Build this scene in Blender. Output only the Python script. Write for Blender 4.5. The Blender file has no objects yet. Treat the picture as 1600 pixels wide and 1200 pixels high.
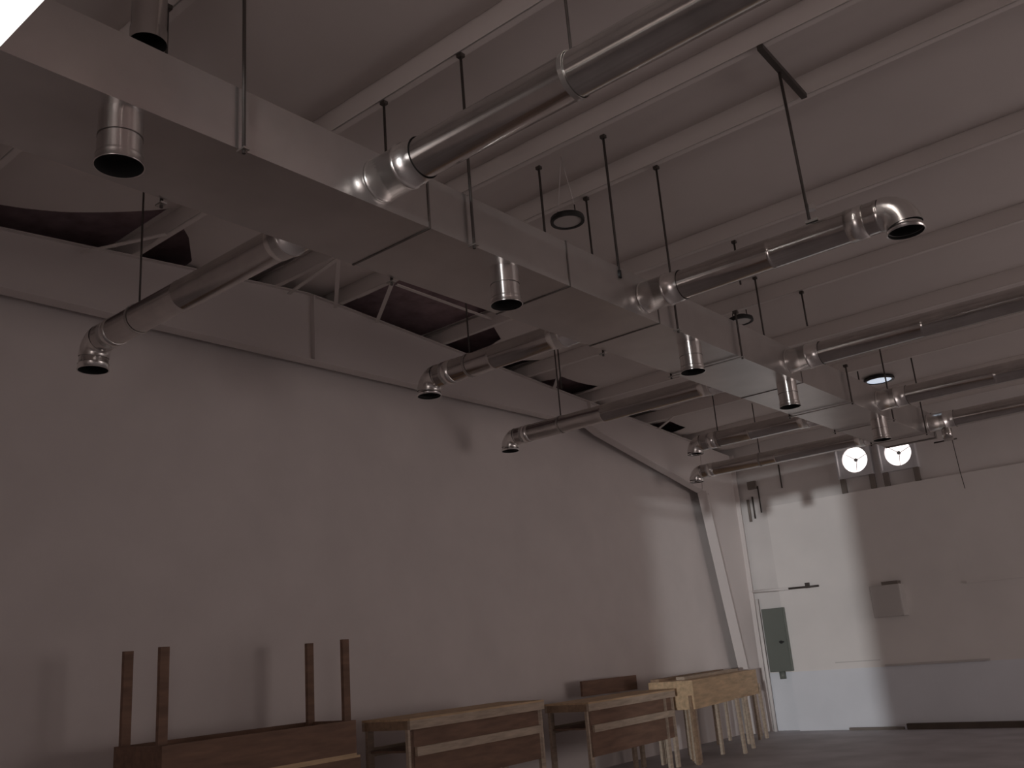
import bpy, bmesh, math, random
from mathutils import Vector, Matrix
random.seed(7)
PI = math.pi
COL = bpy.context.scene.collection
V = Vector

# ---------------------------------------------------------------- materials
def mat(name, col, rough=0.6, metal=0.0, noise=0.0, scale=4.0, bump=0.0, bscale=40.0, emit=None, estr=0.0, wood=False):
    m = bpy.data.materials.new(name); m.use_nodes = True
    nt = m.node_tree; b = nt.nodes['Principled BSDF']
    b.inputs['Base Color'].default_value = (*col, 1)
    b.inputs['Roughness'].default_value = rough
    b.inputs['Metallic'].default_value = metal
    if noise or wood:
        tc = nt.nodes.new('ShaderNodeTexCoord'); mp = nt.nodes.new('ShaderNodeMapping')
        nt.links.new(tc.outputs['Object'], mp.inputs['Vector'])
        if wood: mp.inputs['Scale'].default_value = (9, 1.2, 9)
        n = nt.nodes.new('ShaderNodeTexNoise'); n.inputs['Scale'].default_value = scale
        n.inputs['Detail'].default_value = 6
        nt.links.new(mp.outputs['Vector'], n.inputs['Vector'])
        r = nt.nodes.new('ShaderNodeValToRGB')
        k = noise if noise else 0.25
        r.color_ramp.elements[0].position = 0.3; r.color_ramp.elements[1].position = 0.7
        r.color_ramp.elements[0].color = (*[c*(1-k) for c in col], 1)
        r.color_ramp.elements[1].color = (*[min(1, c*(1+k*0.6)) for c in col], 1)
        nt.links.new(n.outputs['Fac'], r.inputs['Fac'])
        nt.links.new(r.outputs['Color'], b.inputs['Base Color'])
    if bump:
        tc = nt.nodes.new('ShaderNodeTexCoord')
        n2 = nt.nodes.new('ShaderNodeTexNoise'); n2.inputs['Scale'].default_value = bscale
        bp = nt.nodes.new('ShaderNodeBump'); bp.inputs['Strength'].default_value = bump
        bp.inputs['Distance'].default_value = 0.02
        nt.links.new(tc.outputs['Object'], n2.inputs['Vector'])
        nt.links.new(n2.outputs['Fac'], bp.inputs['Height'])
        nt.links.new(bp.outputs['Normal'], b.inputs['Normal'])
    if emit:
        b.inputs['Emission Color'].default_value = (*emit, 1)
        b.inputs['Emission Strength'].default_value = estr
    return m

M = dict(
    wall=mat('painted_drywall', (.74, .68, .66), .85, noise=.05, scale=1.5),
    far=mat('painted_far_wall', (.78, .74, .72), .8, noise=.06, scale=1.2),
    liner=mat('liner_panel', (.86, .82, .795), .8, noise=.05, scale=1.0),
    ceil=mat('white_vinyl_insulation', (.70, .64, .61), .75, noise=.05, scale=.8, bump=.12, bscale=3.0),
    deck=mat('dark_exposed_insulation', (.34, .245, .265), .95, noise=.25, scale=6),
    purlin=mat('white_painted_steel', (.76, .70, .67), .6),
    frame=mat('white_painted_frame', (.74, .68, .66), .6),
    floor=mat('sealed_concrete', (.52, .50, .52), .6, noise=.22, scale=1.3),
    outside=mat('outdoor_concrete', (.4, .4, .4), .9, noise=.1),
    duct=mat('galvanized_sheet', (.58, .55, .535), .31, .84, noise=.08, scale=2.5),
    pipe=mat('galvanized_spiral_pipe', (.62, .59, .57), .17, .96, noise=.10, scale=5),
    drop=mat('galvanized_spigot', (.80, .77, .75), .27, .98),
    collar=mat('bright_galvanized_collar', (.84, .82, .80), .27, .98),
    dark=mat('duct_interior_shade', (.008, .008, .008), .9),  # near-black colour paints the shade inside the open pipe ends
    rod=mat('dark_threaded_rod', (.10, .085, .078), .55, .5),
    strap=mat('steel_hanger_strap', (.5, .47, .45), .35, .9),
    seam=mat('duct_seam_flange', (.20, .18, .17), .5, .8),
    wood=mat('pine_lumber', (.34, .23, .15), .7, wood=True, scale=3),
    pale=mat('pale_pine_lumber', (.50, .40, .31), .7, wood=True, scale=3),
    ply=mat('tan_plywood', (.62, .44, .27), .7, wood=True, scale=2),
    brown=mat('reddish_brown_board', (.22, .13, .09), .75, wood=True, scale=2),
    panel=mat('grey_green_enamel', (.16, .175, .155), .5),
    grey=mat('grey_box_enamel', (.62, .59, .57), .55),
    black=mat('black_plastic', (.02, .02, .02), .5),
    fan=mat('fan_frame_white', (.72, .72, .74), .5),
    blade=mat('fan_blade_aluminium', (.55, .57, .6), .4, .6),
    post=mat('dark_grey_brown', (.22, .19, .17), .8),
    lens=mat('frosted_lens', (.62, .58, .56), .35),
    lit=mat('lit_cool_lens', (.8, .85, .9), .4, emit=(.72, .84, 1.0), estr=.62),
    tube=mat('lit_lamp_lens', (.9, .9, .85), .4, emit=(1.0, .99, .93), estr=1.5),
    sky=mat('translucent_skylight', (.8, .8, .8), .5, emit=(1.0, .93, .88), estr=13.0),
    wainscot=mat('bluish_white_wainscot', (.83, .85, .90), .7, noise=.05, scale=1.0),
    cond=mat('white_conduit', (.78, .74, .72), .5),
    base=mat('dark_stained_board', (.10, .075, .06), .8, noise=.2),
)

# rolled sheet: the grain runs round the spigot, so highlights stretch along it
nt = M['drop'].node_tree; b_ = nt.nodes['Principled BSDF']
tg = nt.nodes.new('ShaderNodeTangent'); tg.direction_type = 'RADIAL'; tg.axis = 'Z'
nt.links.new(tg.outputs['Tangent'], b_.inputs['Tangent'])
b_.inputs['Anisotropic'].default_value = .88; b_.inputs['Anisotropic Rotation'].default_value = .25

# ---------------------------------------------------------------- mesh helpers
def box(bm, x0, y0, z0, x1, y1, z1, mtx=None):
    vs = [bm.verts.new((x, y, z)) for x in (x0, x1) for y in (y0, y1) for z in (z0, z1)]
    if mtx is not None:
        for v in vs: v.co = mtx @ v.co
    for f in ((0, 1, 3, 2), (4, 6, 7, 5), (0, 4, 5, 1), (2, 3, 7, 6), (0, 2, 6, 4), (1, 5, 7, 3)):
        bm.faces.new([vs[i] for i in f])
def basis(d):
    d = d.normalized(); a = V((0, 0, 1)) if abs(d.z) < .9 else V((0, 1, 0))
    u = d.cross(a).normalized(); w = u.cross(d).normalized(); return u, w
def bar(bm, a, b, w, h):
    a, b = V(a), V(b); u, n = basis(b - a)
    ring = []
    for p in (a, b):
        ring.append([bm.verts.new(p + u*(sx*w/2) + n*(sy*h/2)) for sx, sy in ((-1, -1), (1, -1), (1, 1), (-1, 1))])
    for i in range(4):
        bm.faces.new((ring[0][i], ring[0][(i+1) % 4], ring[1][(i+1) % 4], ring[1][i]))
    bm.faces.new(ring[0][::-1]); bm.faces.new(ring[1])
def sweep(bm, pts, radii, seg=24, cap=(True, True), smooth=True):
    """round tube through pts with a radius at each point"""
    pts = [V(p) for p in pts]; rings = []; u = None
    for i, p in enumerate(pts):
        if i == 0: d = pts[1] - p
        elif i == len(pts)-1: d = p - pts[i-1]
        else: d = (pts[i+1] - p).normalized() + (p - pts[i-1]).normalized()
        if d.length < 1e-9: d = pts[-1] - pts[0]
        d.normalize()
        if u is None: u, w = basis(d)
        else:
            u = (u - d*u.dot(d)).normalized(); w = u.cross(d).normalized()
        r = radii[i] if isinstance(radii, (list, tuple)) else radii
        rings.append([bm.verts.new(p + (u*math.cos(2*PI*k/seg) + w*math.sin(2*PI*k/seg))*r) for k in range(seg)])
    for a, b in zip(rings, rings[1:]):
        for k in range(seg):
            f = bm.faces.new((a[k], a[(k+1) % seg], b[(k+1) % seg], b[k])); f.smooth = smooth
    if cap[0]: bm.faces.new(rings[0][::-1])
    if cap[1]: bm.faces.new(rings[-1])
def obj(name, bm, m, parent=None, label=None):
    bmesh.ops.recalc_face_normals(bm, faces=bm.faces)
    me = bpy.data.meshes.new(name); bm.to_mesh(me); bm.free()
    o = bpy.data.objects.new(name, me); COL.objects.link(o)
    if m is not None: me.materials.append(m)
    if parent is not None:
        o.parent = parent
        o.location = -V(parent.location) if parent.get('world_mesh') else (0, 0, 0)
    if label: o['label'] = label
    return o
def thing(name, label, cat, loc=(0, 0, 0), group=None, rot=0.0):
    o = bpy.data.objects.new(name, None); COL.objects.link(o)
    o.location = loc; o.rotation_euler = (0, 0, rot); o.empty_display_size = .1
    o['label'] = label; o['category'] = cat
    if group: o['group'] = group
    return o
def tag(o, label, cat, group=None):
    o['label'] = label; o['category'] = cat
    if group: o['group'] = group
    return o
def struct(name, bm, m, parent=None):
    o = obj(name, bm, m, parent); o['kind'] = 'structure'; return o
def B(): return bmesh.new()

# ---------------------------------------------------------------- dimensions (metres)
XW, YF, YN, XR = -9.05, 18.05, -4.0, 8.0        # left wall, far wall, near wall, right wall
RIDGE, SL = 6.95, .0755
def pz(y): return 6.30 - SL*abs(y - RIDGE)      # underside of the purlins
PY = [-.95, .9, 2.75, 4.6, 6.42, 7.4, 9.3, 11.2, 12.95, 14.7, 16.45]
PH = .21
DXR, DXL, DZB, DZT = -4.0, -4.785, 4.556, 4.95  # main duct
PZ = 4.75                                       # height of the branch pipes

# ---------------------------------------------------------------- setting
bm = B(); box(bm, -10.6, YN-4.5, -.2, XR+.2, YF+.3, 0); struct('floor', bm, M['floor'])
bm = B(); box(bm, XW-.1, YN, 0, XW, YF, 5.54); struct('wall_left', bm, M['wall'])
bm = B(); box(bm, -10.7, YN, 0, -10.6, YF+.2, 7.2); struct('wall_beyond', bm, M['deck'])

# far wall with two square fan openings
FANS = [(-6.18, 4.90, .31), (-5.36, 4.88, .31)]
bm = B()
xs = [-10.7, FANS[0][0]-.31, FANS[0][0]+.31, FANS[1][0]-.31, FANS[1][0]+.31, XR+.2]
for i in range(5):
    x0, x1 = xs[i], xs[i+1]
    if i in (1, 3):
        zc = FANS[0 if i == 1 else 1][1]
        box(bm, x0, YF, 0, x1, YF+.2, zc-.31); box(bm, x0, YF, zc+.31, x1, YF+.2, 7.2)
    else: box(bm, x0, YF, 0, x1, YF+.2, 7.2)
struct('wall_far', bm, M['far'])
bm = B(); box(bm, -8.1, YF-.10, .0, XR, YF, 4.28); struct('trim_1', bm, M['liner'])

# right wall: daylight opening
bm = B()
OY0, OY1, OH = 9.6, 16.3, 3.1
box(bm, XR, YN, 0, XR+.2, OY0, 7.2); box(bm, XR, OY1, 0, XR+.2, YF, 7.2); box(bm, XR, OY0, OH, XR+.2, OY1, 7.2)
struct('wall_right', bm, M['wall'])
# near wall with tall doorway and its vestibule behind the camera
NX0, NX1, NH = -1.49, 2.40, 5.15
SK = .40*3.8                      # the vestibule runs along the low daylight
bm = B()
box(bm, -10.7, YN-.2, 0, NX0, YN, 7.2); box(bm, NX1, YN-.2, 0, XR+.2, YN, 7.2); box(bm, NX0, YN-.2, NH, NX1, YN, 7.2)
bar(bm, (NX0-.1, YN-.2, NH/2), (NX0-.1+SK, YN-4, NH/2), .2, NH)
bar(bm, (NX1+.1, YN-.2, NH/2), (NX1+.1+SK, YN-4, NH/2), .2, NH)
box(bm, NX0-.2, YN-4.0, NH, NX1+SK+.2, YN-.2, NH+.2)
struct('wall_near', bm, M['wall'])

# ceiling: vinyl-faced insulation sagging between the purlins, torn open by the left wall
HOLES = [[(.2, -9.6), (.2, -8.62), (3.1, -8.42), (3.65, -8.2), (4.5, -7.8), (4.95, -8.2), (5.25, -8.62), (5.35, -9.6)],
         [(7.56, -9.6), (7.68, -7.62), (9.22, -7.5), (9.22, -9.6)],
         [(9.36, -9.6), (9.36, -7.85), (9.9, -8.1), (10.15, -9.6)],
         [(5.66, -9.6), (5.70, -8.05), (6.30, -7.85), (6.36, -9.6)],
         [(10.5, -9.6), (10.62, -8.45), (11.08, -8.3), (11.12, -9.6)],
         [(11.55, -9.6), (11.75, -8.4), (12.6, -8.3), (12.85, -9.6)],
         [(13.85, -9.6), (14.0, -8.4), (14.55, -8.35), (14.64, -9.6)],
         [(-.5, -1.75), (-.5, -1.63), (5.5, -1.63), (5.5, -1.75), (-.5, -1.75)],
         [(14.95, -9.6), (15.1, -8.45), (15.6, -8.4), (15.9, -9.6)]]
def inside(x, y, poly):
    c = False; n = len(poly)
    for i in range(n):
        y0, x0 = poly[i]; y1, x1 = poly[(i+1) % n]
        if (x0 > x) != (x1 > x) and y < (y1-y0)*(x-x0)/(x1-x0) + y0: c = not c
    return c
def lining(x, y):
    ys = [YN] + PY + [YF]
    k = max(i for i in range(len(ys)-1) if ys[i] <= y + 1e-6)
    t = (y - ys[k])/(ys[k+1]-ys[k]); w = ys[k+1]-ys[k]
    near = max(0, min(1, (-7.6 - x)/.9))
    s = min(1.0, w/1.85)
    sag = (.085 + .085*near)*s*(math.sin(PI*t)**.6 if 0 < t < 1 else 0)
    return pz(y) + PH - .012 - sag
bm = B()
ygrid = []
ysn = [YN] + PY + [YF]
for a, b in zip(ysn, ysn[1:]):
    n = max(4, int((b-a)/(.04)))
    ygrid += [a + (b-a)*i/n for i in range(n)]
ygrid.append(YF)
xgrid = [-9.6 + .03*i for i in range(75)] + [-7.2, -7.0, -6.4, -5.5, -4, -2, -1.75, -1.63, 0, 3, 6, XR]
grid = [[bm.verts.new((x, y, lining(x, y))) for y in ygrid] for x in xgrid]
for i in range(len(xgrid)-1):
    for j in range(len(ygrid)-1):
        xc = (xgrid[i]+xgrid[i+1])/2; yc = (ygrid[j]+ygrid[j+1])/2
        if any(inside(xc, yc, h) for h in HOLES): continue
        f = bm.faces.new((grid[i][j], grid[i][j+1], grid[i+1][j+1], grid[i+1][j])); f.smooth = True
for v in [v for v in bm.verts if not v.link_faces]: bm.verts.remove(v)
for v in bm.verts:                      # clean torn edges
    if not v.is_boundary: continue
    best = None
    for h in HOLES:
        for (y0, x0), (y1, x1) in zip(h, h[1:]):
            dx, dy = x1-x0, y1-y0; t = max(0, min(1, ((v.co.x-x0)*dx + (v.co.y-y0)*dy)/(dx*dx+dy*dy)))
            px, py = x0+t*dx, y0+t*dy; dd = math.hypot(v.co.x-px, v.co.y-py)
            if dd < .042 and (best is None or dd < best[0]): best = (dd, px, py)
    if best and -9.59 < v.co.x < XR-.01: v.co.x, v.co.y = best[1], best[2]
ceil = struct('ceiling', bm, M['ceil'])
bm = B()
a = [bm.verts.new((x, y, pz(y)+PH+.06)) for x in (-10.65, XR+.1) for y in (YN-.1, RIDGE, YF+.1)]
b = [bm.verts.new((v.co.x, v.co.y, v.co.z+.08)) for v in a]
for q in ((0, 1, 4, 3), (1, 2, 5, 4)):
    bm.faces.new([a[i] for i in q]); bm.faces.new([b[i] for i in q][::-1])
for i, j in ((0, 1), (1, 2), (3, 4), (4, 5), (0, 3), (2, 5)): bm.faces.new((a[i], a[j], b[j], b[i]))
struct('roof_deck', bm, M['deck'], ceil)

# translucent skylight strip in the roof, above and behind the camera's view
bm = B()
a = [bm.verts.new((x, y, lining(x, y)*0 + pz(y)+PH+.045)) for x in (-1.77, -1.61) for y in (-.52, 2.5, 5.52)]
b = [bm.verts.new((v.co.x, v.co.y, v.co.z+.012)) for v in a]
for q in ((0, 1, 4, 3), (1, 2, 5, 4)):
    bm.faces.new([a[i] for i in q]); bm.faces.new([b[i] for i in q][::-1])
for i, j in ((0, 1), (1, 2), (3, 4), (4, 5), (0, 3), (2, 5)): bm.faces.new((a[i], a[j], b[j], b[i]))
struct('window_1', bm, M['sky'])
bm = B(); box(bm, -8.1, YF-.112, 0, XR, YF-.10, 1.07); box(bm, -8.62, YF-.012, 0, -8.1, YF, 1.07); struct('trim_2', bm, M['wainscot'])

# ---------------------------------------------------------------- purlins
pl = ['purlin nearest the near wall, above the camera', 'purlin second from the near wall',
      'purlin crossing the top left corner above the first duct drop', 'purlin just beyond the nearest branch pipe with two short rods',
      'near one of the close pair of ridge purlins', 'far one of the close pair of ridge purlins, round light below it',
      'purlin running above the second branch pipe elbow', 'purlin between the second and third branch pipes',
      'purlin right above the third branch pipe', 'purlin above the fourth branch pipe', 'last purlin before the far wall']
for y, l in zip(PY, pl):
    bm = B(); z = pz(y)
    s = -1 if y < RIDGE else 1
    box(bm, -9.6, y-.006, z, XR, y+.006, z+PH)
    box(bm, -9.6, y, z, XR, y+.07, z+.008)
    box(bm, -9.6, y-.07, z+PH-.008, XR, y, z+PH)
    tag(obj('purlin', bm, M['purlin']), 'white painted steel ' + l, 'purlin', 'roof purlins')

# ---------------------------------------------------------------- gable frame rafter and column
XF = -8.74
def lower(y):
    if y > 12.9: return 5.38 - (y-12.9)*.213
    if y < 1.0: return 5.38 - (1.0-y)*.213
    return 5.42
t = thing('rafter', 'white steel roof rafter running along the top of the left wall', 'beam', (XF, 7, 5.4))
t['world_mesh'] = 1
ys = [-3.6 + i*.25 for i in range(82)]; ys = [y for y in ys if y < 16.75] + [16.75]
bm = B()
def ribbon(bm, pts_lo, pts_hi, x0, x1):
    n = len(pts_lo)
    A = [[bm.verts.new((x, p[0], p[1])) for p in P] for x in (x0, x1) for P in (pts_lo, pts_hi)]
    for i in range(n-1):
        bm.faces.new((A[0][i], A[0][i+1], A[1][i+1], A[1][i])); bm.faces.new((A[2][i], A[3][i], A[3][i+1], A[2][i+1]))
        bm.faces.new((A[0][i], A[2][i], A[2][i+1], A[0][i+1])); bm.faces.new((A[1][i], A[1][i+1], A[3][i+1], A[3][i]))
    for i in (0, n-1): bm.faces.new((A[0][i], A[1][i], A[3][i], A[2][i]))
ribbon(bm, [(y, lower(y)) for y in ys], [(y, pz(y)) for y in ys], XF-.03, XF-.015); obj('web', bm, M['frame'], t)
bm = B(); ribbon(bm, [(y, lower(y)-.014) for y in ys], [(y, lower(y)) for y in ys], XF-.12, XF+.06); obj('bottom_flange', bm, M['frame'], t)
bm = B(); ribbon(bm, [(y, pz(y)-.013) for y in ys], [(y, pz(y)-.001) for y in ys], XF-.10, XF+.04); obj('top_flange', bm, M['frame'], t)
for y in (7.0, 12.9):
    bm = B(); box(bm, XF-.015, y-.008, lower(y), XF+.055, y+.008, pz(y)-.02); obj('stiffener', bm, M['frame'], t)

t = thing('column', 'white tapered steel column in the far left corner', 'column', (XF, 17.6, 0)); t['world_mesh'] = 1
def cy(z): return 17.50 - (17.50-16.55)*(z/4.62)
bm = B()
P = [(cy(0), 0), (cy(4.6), 4.6)]; Q = [(cy(0)+.02, 0), (cy(4.6)+.02, 4.6)]
vs = [bm.verts.new((x, y, z)) for x in (XF-.11, XF+.09) for y, z in (P[0], P[1], Q[1], Q[0])]
for f in ((0, 1, 2, 3), (7, 6, 5, 4), (0, 4, 5, 1), (1, 5, 6, 2), (2, 6, 7, 3), (3, 7, 4, 0)): bm.faces.new([vs[i] for i in f])
obj('inner_flange', bm, M['frame'], t)
bm = B()
vs = [bm.verts.new((x, y, z)) for x in (XF-.02, XF) for y, z in ((cy(0)+.02, 0), (cy(4.6)+.02, 4.6), (16.75, 5.56), (17.94, 5.47), (17.94, 0))]
bm.faces.new(vs[:5]); bm.faces.new(vs[5:][::-1])
for i in range(5): bm.faces.new((vs[i], vs[(i+1) % 5], vs[5+(i+1) % 5], vs[5+i]))
obj('web', bm, M['frame'], t)
bm = B(); box(bm, XF-.11, 17.94, 0, XF+.09, 17.96, 5.46); obj('outer_flange', bm, M['frame'], t)

# flange braces
br = [((-8.70, 6.62, 6.20), (-7.55, 6.48, 6.26), 'first brace from the left, leaning up from the rafter near the dark gap'),
      ((-8.70, 7.35, 6.20), (-7.62, 6.50, 6.26), 'second brace, crossing to meet the first at the ridge purlin'),
      ((-8.70, 8.05, 6.16), (-7.70, 7.42, 6.26), 'brace at the left edge of the dark open roof patch'),
      ((-7.78, 7.55, 6.27), (-7.72, 9.28, 6.20), 'thin bar crossing the dark open roof patch'),
      ((-8.70, 11.9, 5.90), (-8.0, 11.2, 5.98), 'brace behind the second left branch pipe'),
      ((-8.70, 15.1, 5.66), (-8.1, 14.7, 5.72), 'brace behind the end of the fourth left branch pipe'),
      ((-8.70, 4.05, 5.98), (-8.05, 4.60, 6.12), 'short brace at the right end of the long dark gap'),
      ((-8.70, 16.3, 5.5), (-8.0, 16.45, 5.58), 'last brace, by the corner column')]
for a, b, l in br:
    bm = B(); bar(bm, a, b, .05, .012); tag(obj('flange_brace', bm, M['purlin']), 'white steel ' + l, 'brace', 'flange braces')

# ---------------------------------------------------------------- main duct
DY1 = 15.55
t = thing('main_duct', 'long rectangular galvanized main duct hung under the ceiling', 'duct', ((DXL+DXR)/2, 7, DZB)); t['world_mesh'] = 1
bm = B(); box(bm, DXL, -2.5, DZB, DXR, DY1, DZT); obj('duct_body', bm, M['duct'], t)
for y in (1.35, 4.22, 5.82, 7.2, 10.4, 15.5):
    bm = B(); e = .006
    box(bm, DXL-e, y-.008, DZB-e, DXR+e, y+.008, DZB); box(bm, DXL-e, y-.008, DZT, DXR+e, y+.008, DZT+e)
    box(bm, DXL-e, y-.008, DZB, DXL, y+.008, DZT); box(bm, DXR, y-.008, DZB, DXR+e, y+.008, DZT)
    obj('seam_flange', bm, M['seam'], t)
bm = B(); box(bm, DXL-.012, DY1, DZB-.012, DXR+.012, DY1+.02, DZT+.012); obj('end_cap', bm, M['duct'], t)

# drops under the duct
R = .112
def drop(x, y, z1, z0, label, r=R):
    """open vertical spigot from z1 down to z0"""
    t = thing('duct_drop', label, 'duct outlet', (x, y, z1), 'duct drops')
    L = z1 - z0
    bm = B(); sweep(bm, [(0, 0, 0), (0, 0, -L*.46)], r, 32, (False, False)); obj('upper_sleeve', bm, M['drop'], t)
    bm = B(); sweep(bm, [(0, 0, -L*.465), (0, 0, -L*.80)], [r*.988, r*.988], 32, (False, False)); obj('lower_sleeve', bm, M['drop'], t)
    bm = B(); sweep(bm, [(0, 0, -L*.452), (0, 0, -L*.468)], r*1.015, 32, (False, False)); obj('joint_band', bm, M['seam'], t)
    bm = B()
    sweep(bm, [(0, 0, -L*.80), (0, 0, -L*.83), (0, 0, -L*.86), (0, 0, -L*.97), (0, 0, -L), (0, 0, -L)], [r*1.0, r*1.05, r*1.03, r*1.06, r*1.12, r*1.06], 32, (False, False))
    obj('end_collar', bm, M['drop'], t)
    bm = B(); sweep(bm, [(0, 0, -L), (0, 0, -L*.7)], [r*1.06, r*.95], 32, (False, True)); obj('mouth_shade', bm, M['dark'], t)
    return t
dl = ['largest round galvanized drop under the duct, at top left', 'second duct drop from the left, above the dark roof patch',
      'third duct drop, where the duct underside turns bright', 'fourth duct drop, above the far branch pipes',
      'fifth duct drop, just above the glowing fans']
for y, l in zip((2.09, 5.14, 7.96, 10.22, 13.29), dl):
    drop(DXR-.125, y, DZB, 4.26, l)

# open round pipe end hanging from the roof behind the near end of the duct
t = thing('roof_pipe', 'dark open pipe end hanging above the duct at the top left', 'pipe', (-4.42, 2.38, 5.30))
bm = B(); sweep(bm, [(0, 0, lining(-4.42, 2.38)-5.30), (0, 0, .10), (0, 0, .09), (0, 0, 0)], [.10, .10, .104, .104], 28, (False, False)); obj('pipe_run', bm, M['pipe'], t)
bm = B(); sweep(bm, [(0, 0, 0), (0, 0, .1)], [.103, .098], 28, (False, True)); obj('mouth_shade', bm, M['dark'], t)

# ---------------------------------------------------------------- branch pipes
def arc(c, r, a0, a1, ax, az, n=7):
    return [V(c) + V(ax)*(r*math.cos(a0+(a1-a0)*i/n)) + V(az)*(r*math.sin(a0+(a1-a0)*i/n)) for i in range(n+1)]
def branch(sx, y, x0, x1, label, elbow=None, straps=(), r=.125, group='right branch pipes', zend=None):
    """pipe along X from the duct side x0 to x1; elbow turns down at x1"""
    t = thing('branch_pipe', label, 'pipe', (x0, y, PZ), group)
    d = 1 if x1 > x0 else -1; L = abs(x1-x0); er = r*1.15
    end = L - (er if elbow else 0)
    bm = B(); sweep(bm, [(0, 0, 0), (d*.02, 0, 0)], r*1.14, 32, (True, True)); obj('takeoff_flange', bm, M['collar'], t)
    bm = B()
    sweep(bm, [(d*.02, 0, 0), (d*.24, 0, 0), (d*.24, 0, 0), (d*.27, 0, 0), (d*.27, 0, 0), (d*.40, 0, 0)], [r*1.1, r*1.1, r*1.16, r*1.16, r*1.1, r*1.06], 32, (False, False))
    obj('collar', bm, M['collar'], t, 'bright short collar beside the duct')
    pts, rad = [], []
    n = max(2, int(end/1.2))
    for i in range(n):                       # lengths with raised joints
        a = d*(.38 + (end-.38)*i/n); b = d*(.38 + (end-.38)*(i+1)/n)
        pts += [(a, 0, 0), (b - d*.035, 0, 0), (b-d*.03, 0, 0), (b-d*.012, 0, 0), (b-d*.007, 0, 0)]; rad += [r, r, r*1.025, r*1.025, r]
    pts.append((d*end, 0, 0)); rad.append(r)
    bm = B(); sweep(bm, pts, rad, 32, (False, not elbow)); obj('pipe_run', bm, M['pipe'], t)
    if elbow:
        c = (d*end, 0, -er); P = arc(c, er, PI/2, 0, (d, 0, 0), (0, 0, 1), 6)
        bm = B(); sweep(bm, P, [r*1.04]*len(P), 32, (False, False)); obj('elbow', bm, M['collar'], t)
        e = P[-1]; zz = e.z - elbow
        bm = B(); sweep(bm, [e, (e.x, 0, e.z-elbow*.5), (e.x, 0, e.z-elbow*.55), (e.x, 0, e.z-elbow*.6), (e.x, 0, zz), (e.x, 0, zz)], [r*1.0, r*1.0, r*1.08, r*1.04, r*1.1, r*1.02], 32, (False, False)); obj('end_collar', bm, M['collar'], t)
        bm = B(); sweep(bm, [(e.x, 0, zz), (e.x, 0, zz+.09)], [r*1.02, r*.95], 32, (False, True)); obj('mouth_shade', bm, M['dark'], t)
        bm = B(); s = d*(end-.02)
        sweep(bm, [(s-d*.24, 0, 0), (s-d*.24, 0, 0), (s-d*.10, 0, 0), (s-d*.10, 0, 0)], [r, r*1.05, r*1.05, r], 32, (False, False)); obj('sleeve_joint', bm, M['collar'], t)
    for sxx, ztop in straps:
        x = sxx - x0
        bm = B()
        n = 32; rr = r*1.035
        ring = [[bm.verts.new((x+dx, q*math.cos(2*PI*k/n), q*math.sin(2*PI*k/n))) for k in range(n)] for dx, q in ((-.016, rr), (.016, rr), (.016, rr+.004), (-.016, rr+.004))]
        for a in range(4):
            for k in range(n):
                bm.faces.new((ring[a][k], ring[a][(k+1) % n], ring[(a+1) % 4][(k+1) % n], ring[(a+1) % 4][k]))
        st = obj('strap', bm, M['strap'], t)
        bm = B(); sweep(bm, [(x, 0, rr), (x, 0, ztop-PZ)], .009, 8); obj('hanger_rod', bm, M['rod'], st)
    return t
def ctop(y): return lining(-5, y)-.005
branch(1, 3.78, DXR, 1.2, 'nearest thick galvanized branch pipe, crossing the top of the ceiling', None, [(-2.43, ctop(3.78))], .132)
branch(1, 6.98, DXR, -1.70, 'second right branch pipe ending in a downturned open elbow', .05, [], .128)
branch(1, 10.08, DXR, 1.0, 'third right branch pipe, leaving the frame at the right edge', None, [], .128)
branch(1, 13.05, DXR, 1.0, 'fourth right branch pipe, above the fans', None, [], .128)
branch(1, 15.3, DXR, 1.0, 'farthest right branch pipe at the duct end', None, [], .128)
G = 'left branch pipes'
branch(-1, 3.85, DXL, -7.90, 'nearest left branch pipe, elbow hanging before the left wall', .12, [(-7.13, ctop(3.85))], .125, G)
branch(-1, 7.15, DXL, -6.93, 'second left branch pipe with a hoop strap, below the dark roof patch', .05, [(-6.3, ctop(7.15))], .125, G)
branch(-1, 10.15, DXL, -8.29, 'third left branch pipe, long, elbow in front of the white wall', .05, [(-7.35, ctop(10.15))], .118, G)
branch(-1, 13.1, DXL, -6.94, 'fourth left branch pipe with short elbow', .0 + .02, [(-6.51, ctop(13.1))], .122, G)
branch(-1, 15.38, DXL, -8.2, 'farthest left branch pipe, elbow touching the corner column in view', .03, [(-6.9, ctop(15.38))], .12, G)

# farthest small drop hanging from the last right branch pipe
t = thing('conduit_drop', 'small pipe stub hanging near the duct end, right of the fans', 'pipe', (-3.76, 15.3, PZ-.128))
bm = B(); sweep(bm, [(0, 0, 0), (0, 0, -.16)], .075, 20); obj('stub', bm, M['pipe'], t)
bm = B(); sweep(bm, [(-.22, 0, -.185), (.12, 0, -.185)], .012, 10); obj('cross_bar', bm, M['rod'], t)
bm = B(); box(bm, -.06, -.03, -.2, .08, .03, -.16); obj('clamp', bm, M['collar'], t)
bm = B(); sweep(bm, [(0.05, 0, -.2), (.06, .02, -.7), (.07, .05, -.95)], .006, 6); obj('cable', bm, M['rod'], t)

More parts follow.
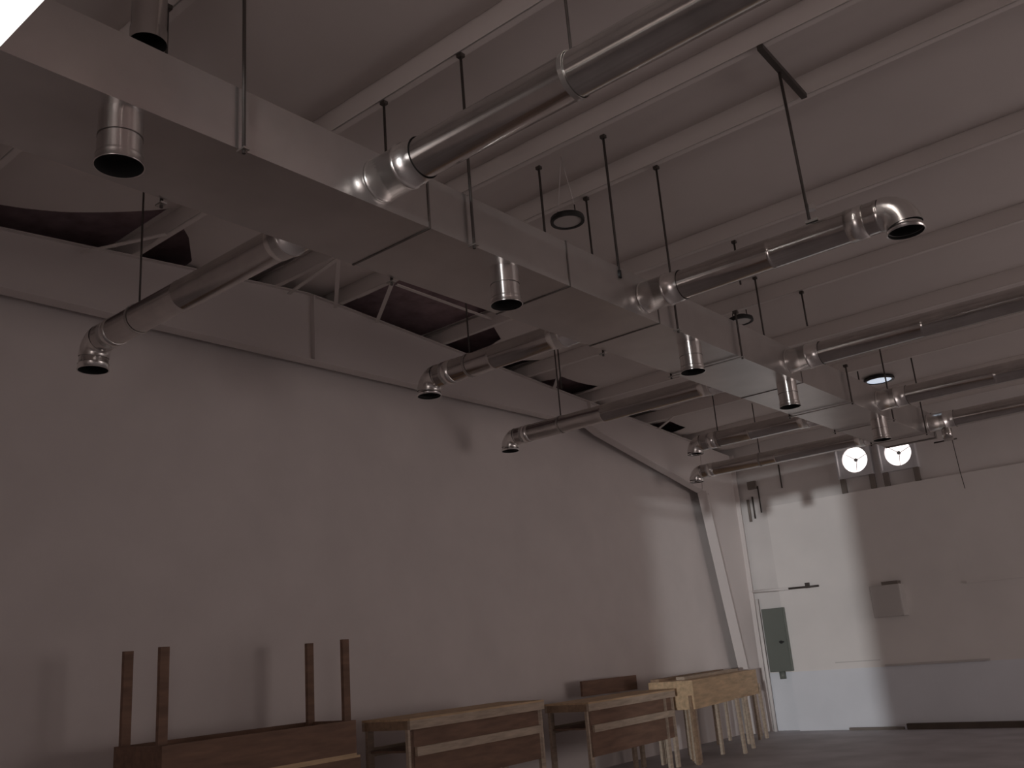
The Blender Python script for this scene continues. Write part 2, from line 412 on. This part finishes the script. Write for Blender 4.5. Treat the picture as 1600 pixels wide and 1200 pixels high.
# ---------------------------------------------------------------- hangers for the duct
def trapeze(y, label, dark=False, dx=.035):
    t = thing('trapeze_hanger', label, 'hanger', (DXR+dx, y, DZB-.012), 'duct trapeze hangers')
    w = DXR+dx - (DXL-dx); top = pz(y)-(DZB-.012)
    near = min(PY, key=lambda p: abs(p-y))
    if y in (8.78, 11.87): top = DZT + .10 - (DZB-.012)
    elif abs(near-y) > .12: top = lining(-4.4, y) - (DZB-.012)
    bm = B()
    if y > 8: box(bm, -w-.03, -.014, -.012, .03, .014, 0)
    else:
        for x in (0, -w): box(bm, x-.04, -.02, -.012, x+.03, .02, 0)
    obj('strut' if y > 8 else 'side_bracket', bm, M['strap'], t)
    for x in (0, -w):
        bm = B(); sweep(bm, [(x, 0, -.03), (x, 0, top)], .011, 8); obj('rod', bm, M['rod'], t)
        bm = B(); box(bm, x-.025, -.022, top-.03, x+.025, .022, top); obj('beam_clamp', bm, M['rod'], t)
trapeze(2.72, 'pair of duct hanger rods left of top centre, crossing the duct side')
trapeze(4.63, 'pair of hanger rods with short tops showing above the nearest branch pipe')
trapeze(7.47, 'hanger rods just beyond the second branch pipe, right of the round light')
trapeze(8.78, 'short clamp rods on the duct just past the second branch pipe')
trapeze(11.87, 'short clamp rods on the duct beyond the third branch pipe')
trapeze(13.45, 'duct hanger rods by the fourth branch pipe')
trapeze(14.95, 'last duct hanger rods, near the far end of the duct')
def rod(x, y, z0, label, z1=None, r=.012, tip=True):
    z1 = z1 if z1 else pz(y)
    t = thing('hanger_rod', label, 'rod', (x, y, z1), 'loose hanger rods')
    bm = B(); sweep(bm, [(0, 0, 0), (0, 0, z0-z1)], r, 8); obj('rod', bm, M['rod'], t)
    bm = B(); box(bm, -.025, -.02, -.03, .025, .02, 0); obj('beam_clamp', bm, M['rod'], t)
    if tip:
        bm = B(); sweep(bm, [(0, 0, z0-z1), (0, 0, z0-z1+.07)], r*1.7, 8); obj('end_nut', bm, M['black'], t)
rod(-4.0, 6.6, 4.84, 'longest free hanging rod, right of the round light, dark nut at its tip', pz(6.45))
rod(-4.76, 6.6, 5.0, 'thin rod left of the round light, dropping behind the duct', pz(6.45), tip=False)
rod(-4.14, 9.42, 5.58, 'short rod stub above the second branch pipe', pz(9.3), tip=False)
rod(-4.5, 10.7, 5.35, 'free rod hanging below the second branch pipe, right of the far round light', lining(-4.5, 10.7), tip=False)
rod(-4.14, 11.25, 5.5, 'thin free rod above the third branch pipe', tip=False)
rod(-7.4, 10.3, 5.3, 'thin rod behind the second left branch pipe', lining(-7.4, 10.3), .010, False)
# second branch pipe hanger: channel across the ridge purlins with one rod
t = thing('ridge_channel_hanger', 'short dark channel across the ridge purlins with a long rod down to a branch pipe', 'hanger', (-2.37, 6.94, pz(6.94)))
t['world_mesh'] = 1
bm = B(); bar(bm, (-2.34, 6.40, pz(6.4)-.03), (-2.38, 7.36, pz(7.4)-.03), .05, .045); obj('channel', bm, M['rod'], t)
bm = B(); sweep(bm, [(-2.37, 6.82, pz(6.4)-.05), (-2.39, 6.95, PZ+.13)], .013, 8); obj('rod', bm, M['rod'], t)
bm = B(); box(bm, -2.40, 6.94, PZ+.24, -2.34, 7.0, PZ+.29); obj('rod_coupling', bm, M['collar'], t)
bm = B(); box(bm, -2.42, 6.93, PZ+.128, -2.32, 7.02, PZ+.15); obj('saddle', bm, M['strap'], t)

# ---------------------------------------------------------------- round high-bay lights
def highbay(x, y, z, label, lens, r=.165):
    t = thing('round_light', label, 'ceiling light', (x, y, z), 'round high bay lights')
    bm = B()
    n = 40
    prof = [(r*.80, 0), (r*.86, -.012), (r, -.012), (r*1.02, .01), (r*.98, .04), (r*.6, .055), (r*.55, .075), (.001, .075)]
    rings = [[bm.verts.new((q*math.cos(2*PI*k/n), q*math.sin(2*PI*k/n), zz)) for k in range(n)] for q, zz in prof]
    for a, b in zip(rings, rings[1:]):
        for k in range(n): bm.faces.new((a[k], a[(k+1) % n], b[(k+1) % n], b[k]))
    obj('housing', bm, M['black'], t)
    bm = B(); sweep(bm, [(0, 0, -.002), (0, 0, .02)], r*.83, n, (True, True), False); obj('lens', bm, lens, t)
    top = lining(x, y) - z
    for s in (-1, 1):
        bm = B(); sweep(bm, [(s*r*.62, 0, .05), (s*r*.6, 0, .14)], .007, 6); hk = obj('hook', bm, M['rod'], t)
        bm = B(); sweep(bm, [(s*r*.6, 0, .14), (0, 0, top)], .003, 6); obj('wire', bm, M['cond'], hk)
highbay(-4.68, 6.88, 5.74, 'unlit round ceiling light with dark rim and pale lens', M['lens'])
highbay(-4.98, 11.15, 5.79, 'dark round ceiling light behind the thin rods, third branch pipe below', M['lens'])
highbay(-4.72, 15.65, 5.71, 'glowing bluish round ceiling light above the fans', M['lit'], .24)

# lit strip light crossing the top left corner, near the camera
t = thing('strip_light', 'lit white strip light cutting the top left corner of the photo', 'lamp', (-3.35, 1.2, 4.3))
bm = B(); box(bm, -.75, -.10, .02, .75, .10, .09); obj('housing', bm, M['purlin'], t)
bm = B(); box(bm, -.74, -.095, -.015, .74, .095, .02); obj('lens', bm, M['tube'], t)
for x in (-.6, .6):
    bm = B(); sweep(bm, [(x, 0, .09), (x, 0, lining(-3.3, 1.2)-4.3)], .004, 6); obj('hanging_wire', bm, M['rod'], t)

# ---------------------------------------------------------------- wall fans
def fan(cx, cz, label):
    t = thing('wall_fan', label, 'fan', (cx, YF, cz), 'wall fans'); s = .31; r = .245; n = 48
    bm = B()
    fr = []
    for y in (-.03, .02):
        inner = [bm.verts.new((r*math.cos(2*PI*k/n), y, r*math.sin(2*PI*k/n))) for k in range(n)]
        outer = []
        for k in range(n):
            c, q = math.cos(2*PI*k/n), math.sin(2*PI*k/n); m = s/max(abs(c), abs(q)); outer.append(bm.verts.new((c*m, y, q*m)))
        for k in range(n): bm.faces.new((inner[k], inner[(k+1) % n], outer[(k+1) % n], outer[k]))
        fr.append((inner, outer))
    for k in range(n):
        for a in (0, 1): bm.faces.new((fr[0][a][k], fr[0][a][(k+1) % n], fr[1][a][(k+1) % n], fr[1][a][k]))
    obj('frame', bm, M['fan'], t)
    bm = B()
    for x0, z0, x1, z1 in ((-s-.03, -s-.03, -s, s+.03), (s, -s-.03, s+.03, s+.03), (-s, -s-.03, s, -s), (-s, s, s, s+.03)):
        box(bm, x0, -.13, z0, x1, 0, z1)
    obj('casing', bm, M['fan'], t)
    bm = B(); sweep(bm, [(0, .03, 0), (0, .11, 0)], .035, 20); obj('hub', bm, M['blade'], t)
    for k in range(3):
        a = 2*PI*k/3+.4
        bm = B(); m = Matrix.Rotation(-a, 4, 'Y') @ Matrix.Translation((.13, .07, 0)) @ Matrix.Rotation(.25, 4, 'X')
        box(bm, -.10, -.003, -.007, .10, .003, .007, m); obj('blade', bm, M['blade'], t)
    for x in (-s+.03, s-.03):
        bm = B(); box(bm, x-.045, -.10, 4.285-cz, x+.045, -.02, -s-.03); obj('upright_strip', bm, M['post'], t, 'dark upright strip under the fan')  # dark upright strips from the ledge up to the casing
fan(FANS[0][0], FANS[0][1], 'left glowing square wall fan high on the far wall')
fan(FANS[1][0], FANS[1][1], 'right glowing wall fan, partly hidden behind a duct drop')

# ---------------------------------------------------------------- things on the far wall
FW = YF - .10
t = thing('electrical_panel', 'tall grey green electrical panel on the far wall', 'electrical panel', (-8.27, YF, 1.09)); 
bm = B(); box(bm, -.235, -.17, 0, .235, 0, 1.2); bmesh.ops.bevel(bm, geom=bm.edges[:], offset=.008, segments=1, affect='EDGES'); obj('cabinet', bm, M['panel'], t)
bm = B(); box(bm, -.215, -.182, .02, .215, -.17, 1.18); obj('door', bm, M['panel'], t)
bm = B(); sweep(bm, [(.10, -.18, .55), (.10, -.215, .55)], .03, 14); box(bm, .07, -.225, .54, .16, -.205, .565); obj('handle', bm, M['black'], t)
bm = B(); sweep(bm, [(-.02, -.09, 0), (-.02, -.09, -.14)], .06, 16); obj('conduit_hub', bm, M['panel'], t)
t = thing('wall_box', 'square grey box mounted on the far wall, right of the panel', 'box', (-5.96, FW, 1.93))
bm = B(); box(bm, -.27, -.26, 0, .27, 0, .56); bmesh.ops.bevel(bm, geom=bm.edges[:], offset=.008, segments=1, affect='EDGES'); obj('case', bm, M['grey'], t)
bm = B(); box(bm, -.25, -.272, .02, .25, -.26, .54); obj('cover', bm, M['grey'], t)
bm = B(); box(bm, -.05, -.22, .56, .24, -.04, .62); obj('top_shade', bm, M['post'], t)  # dark block stands in for the shadow along the box top
t = thing('wall_conduit', 'thin conduit running from the corner column along the far wall', 'conduit', (-8.0, YF-.16, 2.64)); t['world_mesh'] = 1
bm = B(); sweep(bm, [(-8.63, YF-.16, 2.65), (-7.86, YF-.16, 2.63)], .028, 10); obj('white_length', bm, M['cond'], t)
bm = B(); sweep(bm, [(-7.86, YF-.16, 2.63), (-7.25, YF-.16, 2.62)], .020, 10); obj('dark_length', bm, M['rod'], t, 'dark end length')
bm = B(); box(bm, -7.51, YF-.19, 2.60, -7.44, YF-.12, 2.70); obj('coupling', bm, M['rod'], t)
bm = B(); box(bm, -7.6, YF-.16, 2.60, -7.57, YF-.10, 2.64); box(bm, -8.0, YF-.16, 2.60, -7.97, YF-.10, 2.66); obj('clip', bm, M['cond'], t)
def pole(x, y, z0, z1, r, m, label, cat='conduit', name='conduit_pipe'):
    bm = B(); sweep(bm, [(x, y, z0), (x, y, z1)], r, 10); o = obj(name, bm, m)
    tag(o, label, cat); return o
pole(-8.56, 17.86, 0, 2.5, .035, M['cond'], 'white vertical conduit between the corner column and the panel')
pole(-8.60, 17.99, 0.0, 2.5, .02, M['post'], 'thin dark conduit beside the white one in the far corner')
pole(-8.50, YF-.031, 4.05, 4.5, .03, M['post'], 'short dark conduit high in the far left corner')
pole(-8.40, YF-.019, 4.1, 4.55, .018, M['rod'], 'thinner short conduit high in the far left corner')
pole(-7.73, YF-.015, 4.62, 5.1, .014, M['rod'], 'thin cable hanging on the wall above the ledge', 'cable', 'hanging_cable')
pole(-8.25, YF-.015, 4.2, 4.75, .014, M['rod'], 'faint thin cable right of the high corner box', 'cable', 'hanging_cable')
t = thing('junction_box', 'small dark box high in the far left corner', 'box', (-8.36, YF, 4.78))
bm = B(); box(bm, -.09, -.07, -.08, .09, 0, .08); obj('case', bm, M['post'], t)
bm = B(); box(bm, -.08, -.08, -.07, .08, -.07, .07); obj('cover', bm, M['post'], t)
bm = B(); box(bm, -6.27, FW-.055, 1.075, -4.5, FW, 1.11); tag(obj('wall_rail', bm, M['grey']), 'thin grey rail fixed along the lower far wall', 'rail')
bm = B(); box(bm, -7.2, FW-.008, 1.185, -6.35, FW, 1.20); tag(obj('seam_strip', bm, M['grey']), 'faint seam strip left of the grey rail on the far wall', 'trim')
bm = B(); box(bm, -6.05, FW-.15, 0, -2.0, FW-.04, .10); tag(obj('floor_beam', bm, M['base']), 'long dark beam lying along the base of the far wall', 'beam')
bm = B(); box(bm, -7.1, FW-.12, 0, -6.12, FW-.05, .045); tag(obj('floor_board', bm, M['post']), 'short dark board left of the long beam on the floor', 'board')
bm = B(); box(bm, -4.6, FW-.05, 2.38, -3.6, FW, 2.42); tag(obj('wall_bracket', bm, M['liner']), 'grey bracket strip at the right edge of the far wall', 'bracket')

# ---------------------------------------------------------------- wooden benches along the left wall
def bench(loc, rot, L, W, H, label, face='rails', legs=(0, 1), upside=False, slab=.34, woods=('wood', 'pale'), top=True):
    """local: +X towards the room, Y along the wall from -L/2 to L/2"""
    t = thing('wooden_bench', label, 'bench', loc, 'wooden benches', rot)
    if upside: t.rotation_euler = (PI, 0, rot); 
    w, p = M[woods[0]], M[woods[1]]
    if top:
        bm = B(); box(bm, -W/2, -L/2, H-.022, W/2, L/2, H); obj('tabletop', bm, M['ply'], t)
    zt = H - (.022 if top else 0)
    if face == 'ply':
        bm = B(); box(bm, W/2-.02, -L/2, H-slab, W/2, L/2, zt); obj('front_panel', bm, M['ply'], t)
        bm = B(); box(bm, -W/2, -L/2, H-slab, -W/2+.02, L/2, zt); obj('back_panel', bm, M['ply'], t)
        for s in (-1, 1):
            bm = B(); y = s*(L/2-.01); box(bm, -W/2+.02, y-.01, H-slab, W/2-.02, y+.01, zt); obj('end_panel', bm, M['ply'], t)
    elif face == 'board':
        for sx in (-1, 1):
            bm = B(); x = sx*(W/2-.015); box(bm, x-.015, -L/2, H-slab, x+.015, L/2, zt); obj('side_board', bm, M['brown'], t)
        for s in (-1, 1):
            bm = B(); y = s*(L/2-.015); box(bm, -W/2+.03, y-.015, H-slab, W/2-.03, y+.015, zt); obj('end_board', bm, M['brown'], t)
    else:
        for sx in (-1, 1):
            x = sx*(W/2-.019)
            bm = B(); box(bm, x-.019, -L/2, zt-.09, x+.019, L/2, zt); obj('upper_rail', bm, p, t)
            bm = B(); box(bm, x-.019, -L/2+.1, H-slab-.04, x+.019, L/2-.1, H-slab+.05); obj('lower_rail', bm, p, t)
        for s in (-1, 1):
            y = s*(L/2-.019)
            bm = B(); box(bm, -W/2+.038, y-.019, zt-.09, W/2-.038, y+.019, zt); obj('end_rail', bm, w, t)
        bm = B(); box(bm, -W/2+.04, -L/2+.04, H-slab-.0, W/2-.06, L/2-.04, H-slab+.02); obj('shelf', bm, M['brown'], t)
        bm = B(); box(bm, W/2-.056, -L/2+.04, H-slab-.34, W/2-.040, L/2-.04, zt-.01); obj('infill_panel', bm, M['brown'], t)
    for f in legs:
        for sx in (-1, 1):
            y = -L/2 + .05 + f*(L-.1); x = sx*(W/2-.085 if face != 'rails' else W/2-.06)
            bm = B(); box(bm, x-.02, y-.045, 0, x+.02, y+.045, zt - (0 if face == 'rails' else .01)); obj('leg', bm, M['brown'] if face == 'board' else p, t)
    return t
bench((-8.22, 14.82, 0), .17, 3.4, .72, 1.2, 'tan plywood bench in the lit far corner, nearest the column', 'ply', (0, .04, .36, .8, 1), slab=.42)
bench((-8.02, 11.7, 0), .07, 2.5, .70, 1.10, 'open pale framed bench second from the far corner', 'rails', (0, .9, 1), woods=('wood', 'pale'))
bench((-7.98, 8.45, 0), .07, 2.5, .70, 1.20, 'dim open framed bench with two pale rails, near the centre bottom', 'rails', (0, 1))
bench((-8.15, 5.62, 0), .06, 2.35, .72, .90, 'low wooden bench carrying the upturned bench', 'board', (0, 1))
bench((-8.15, 5.62, 2.05), .06, 2.25, .72, 1.15, 'upturned brown bench with four legs standing up against the wall', 'board', (0, 1), upside=True)
# loose planks lying on the corner bench
for k, (x, y, L, z, w, m, l) in enumerate([(-8.46, 14.7, 3.2, 1.2, .14, 'wood', 'long plank lying at the back of the corner bench, by the wall'),
                                          (-8.2, 14.9, 2.8, 1.2, .14, 'pale', 'paler plank lying on the corner bench, before the back plank'),
                                          (-8.75, 12.7, 1.5, 1.10, .04, 'brown', 'dark board on edge behind the near end of the corner bench')]):
    bm = B(); hh = .045 if k < 2 else .22
    box(bm, -w/2, -L/2, 0, w/2, L/2, hh); o = obj('plank', bm, M[m]); o.location = (x, y, z); o.rotation_euler = (0, 0, .17 if k < 2 else .0)
    tag(o, l, 'plank', 'loose planks')
# stacked legs leaning at the near end of the corner bench
for k in range(4):
    bm = B(); x, y = -7.60 - .16*k, 13.15 + .22*k
    sweepb = bar(bm, (x, y, 0), (x-.03, y+.05, .98), .04, .085)
    tag(obj('timber', bm, M['pale' if k % 2 else 'wood']), ['first, frontmost', 'second', 'third', 'fourth, rearmost'][k] + ' upright timber between the two far benches', 'timber', 'upright timbers')
for (x, y, h), l in zip(((-7.52, 14.5, .84), (-7.72, 15.2, .82), (-8.2, 16.72, .95), (-8.5, 17.1, .95)), ('front', 'second', 'third', 'rear')):
    bm = B(); bar(bm, (x, y, 0), (x-.01, y-.03, h), .04, .07)
    tag(obj('timber', bm, M['pale']), l + ' slim pale timber at the column end of the corner bench', 'timber', 'slim timbers')

# ---------------------------------------------------------------- lights
w = bpy.data.worlds.new('overcast_sky'); bpy.context.scene.world = w; w.use_nodes = True
bg = w.node_tree.nodes['Background']; bg.inputs['Color'].default_value = (1.0, .875, .84, 1); bg.inputs['Strength'].default_value = 2.7
def light(name, kind, loc, rot, energy, color, **k):
    l = bpy.data.lights.new(name, kind); l.energy = energy; l.color = color
    for a, b in k.items(): setattr(l, a, b)
    o = bpy.data.objects.new(name, l); COL.objects.link(o); o.location = loc; o.rotation_euler = rot; return o
# low daylight through the tall doorway behind the camera
d = V((-.40, 1.0, -.012)).normalized()
o = light('low_sun', 'SUN', (0, -12, 5), (0, 0, 0), 0.68, (.97, .99, 1.0), angle=math.radians(1.0))
o.rotation_euler = d.to_track_quat('-Z', 'Y').to_euler()
# soft daylight from the wide opening in the right wall
p = light('opening_portal', 'AREA', (XR+.2, (OY0+OY1)/2, OH/2), (0, PI/2, 0), 1, (1, 1, 1), shape='RECTANGLE', size=OH, size_y=OY1-OY0)
p.data.cycles.is_portal = True
p = light('doorway_portal', 'AREA', ((NX0+NX1)/2+SK, YN-4.0, NH/2), (PI/2, 0, 0), 1, (1, 1, 1), shape='RECTANGLE', size=NX1-NX0, size_y=NH)
p.data.cycles.is_portal = True

# ---------------------------------------------------------------- camera
F = V((-0.60120066, 0.74750831, 0.28246962)); Rv = V((0.76244145, 0.64242283, -0.07730423)); U = V((0.23925049, -0.1688912, 0.95615635))
cd = bpy.data.cameras.new('camera'); co = bpy.data.objects.new('camera', cd); COL.objects.link(co)
m = Matrix(((Rv.x, U.x, -F.x, 0), (Rv.y, U.y, -F.y, 0), (Rv.z, U.z, -F.z, 1.7), (0, 0, 0, 1)))
co.matrix_world = m
cd.sensor_width = 36; cd.lens = 1462.7/1600*36; cd.clip_start = .05; cd.clip_end = 200
sc = bpy.context.scene; sc.camera = co
sc.view_settings.view_transform = 'Standard'; sc.view_settings.look = 'None'
sc.view_settings.exposure = 0.0; sc.view_settings.gamma = 1.0; sc.view_settings.use_curve_mapping = False
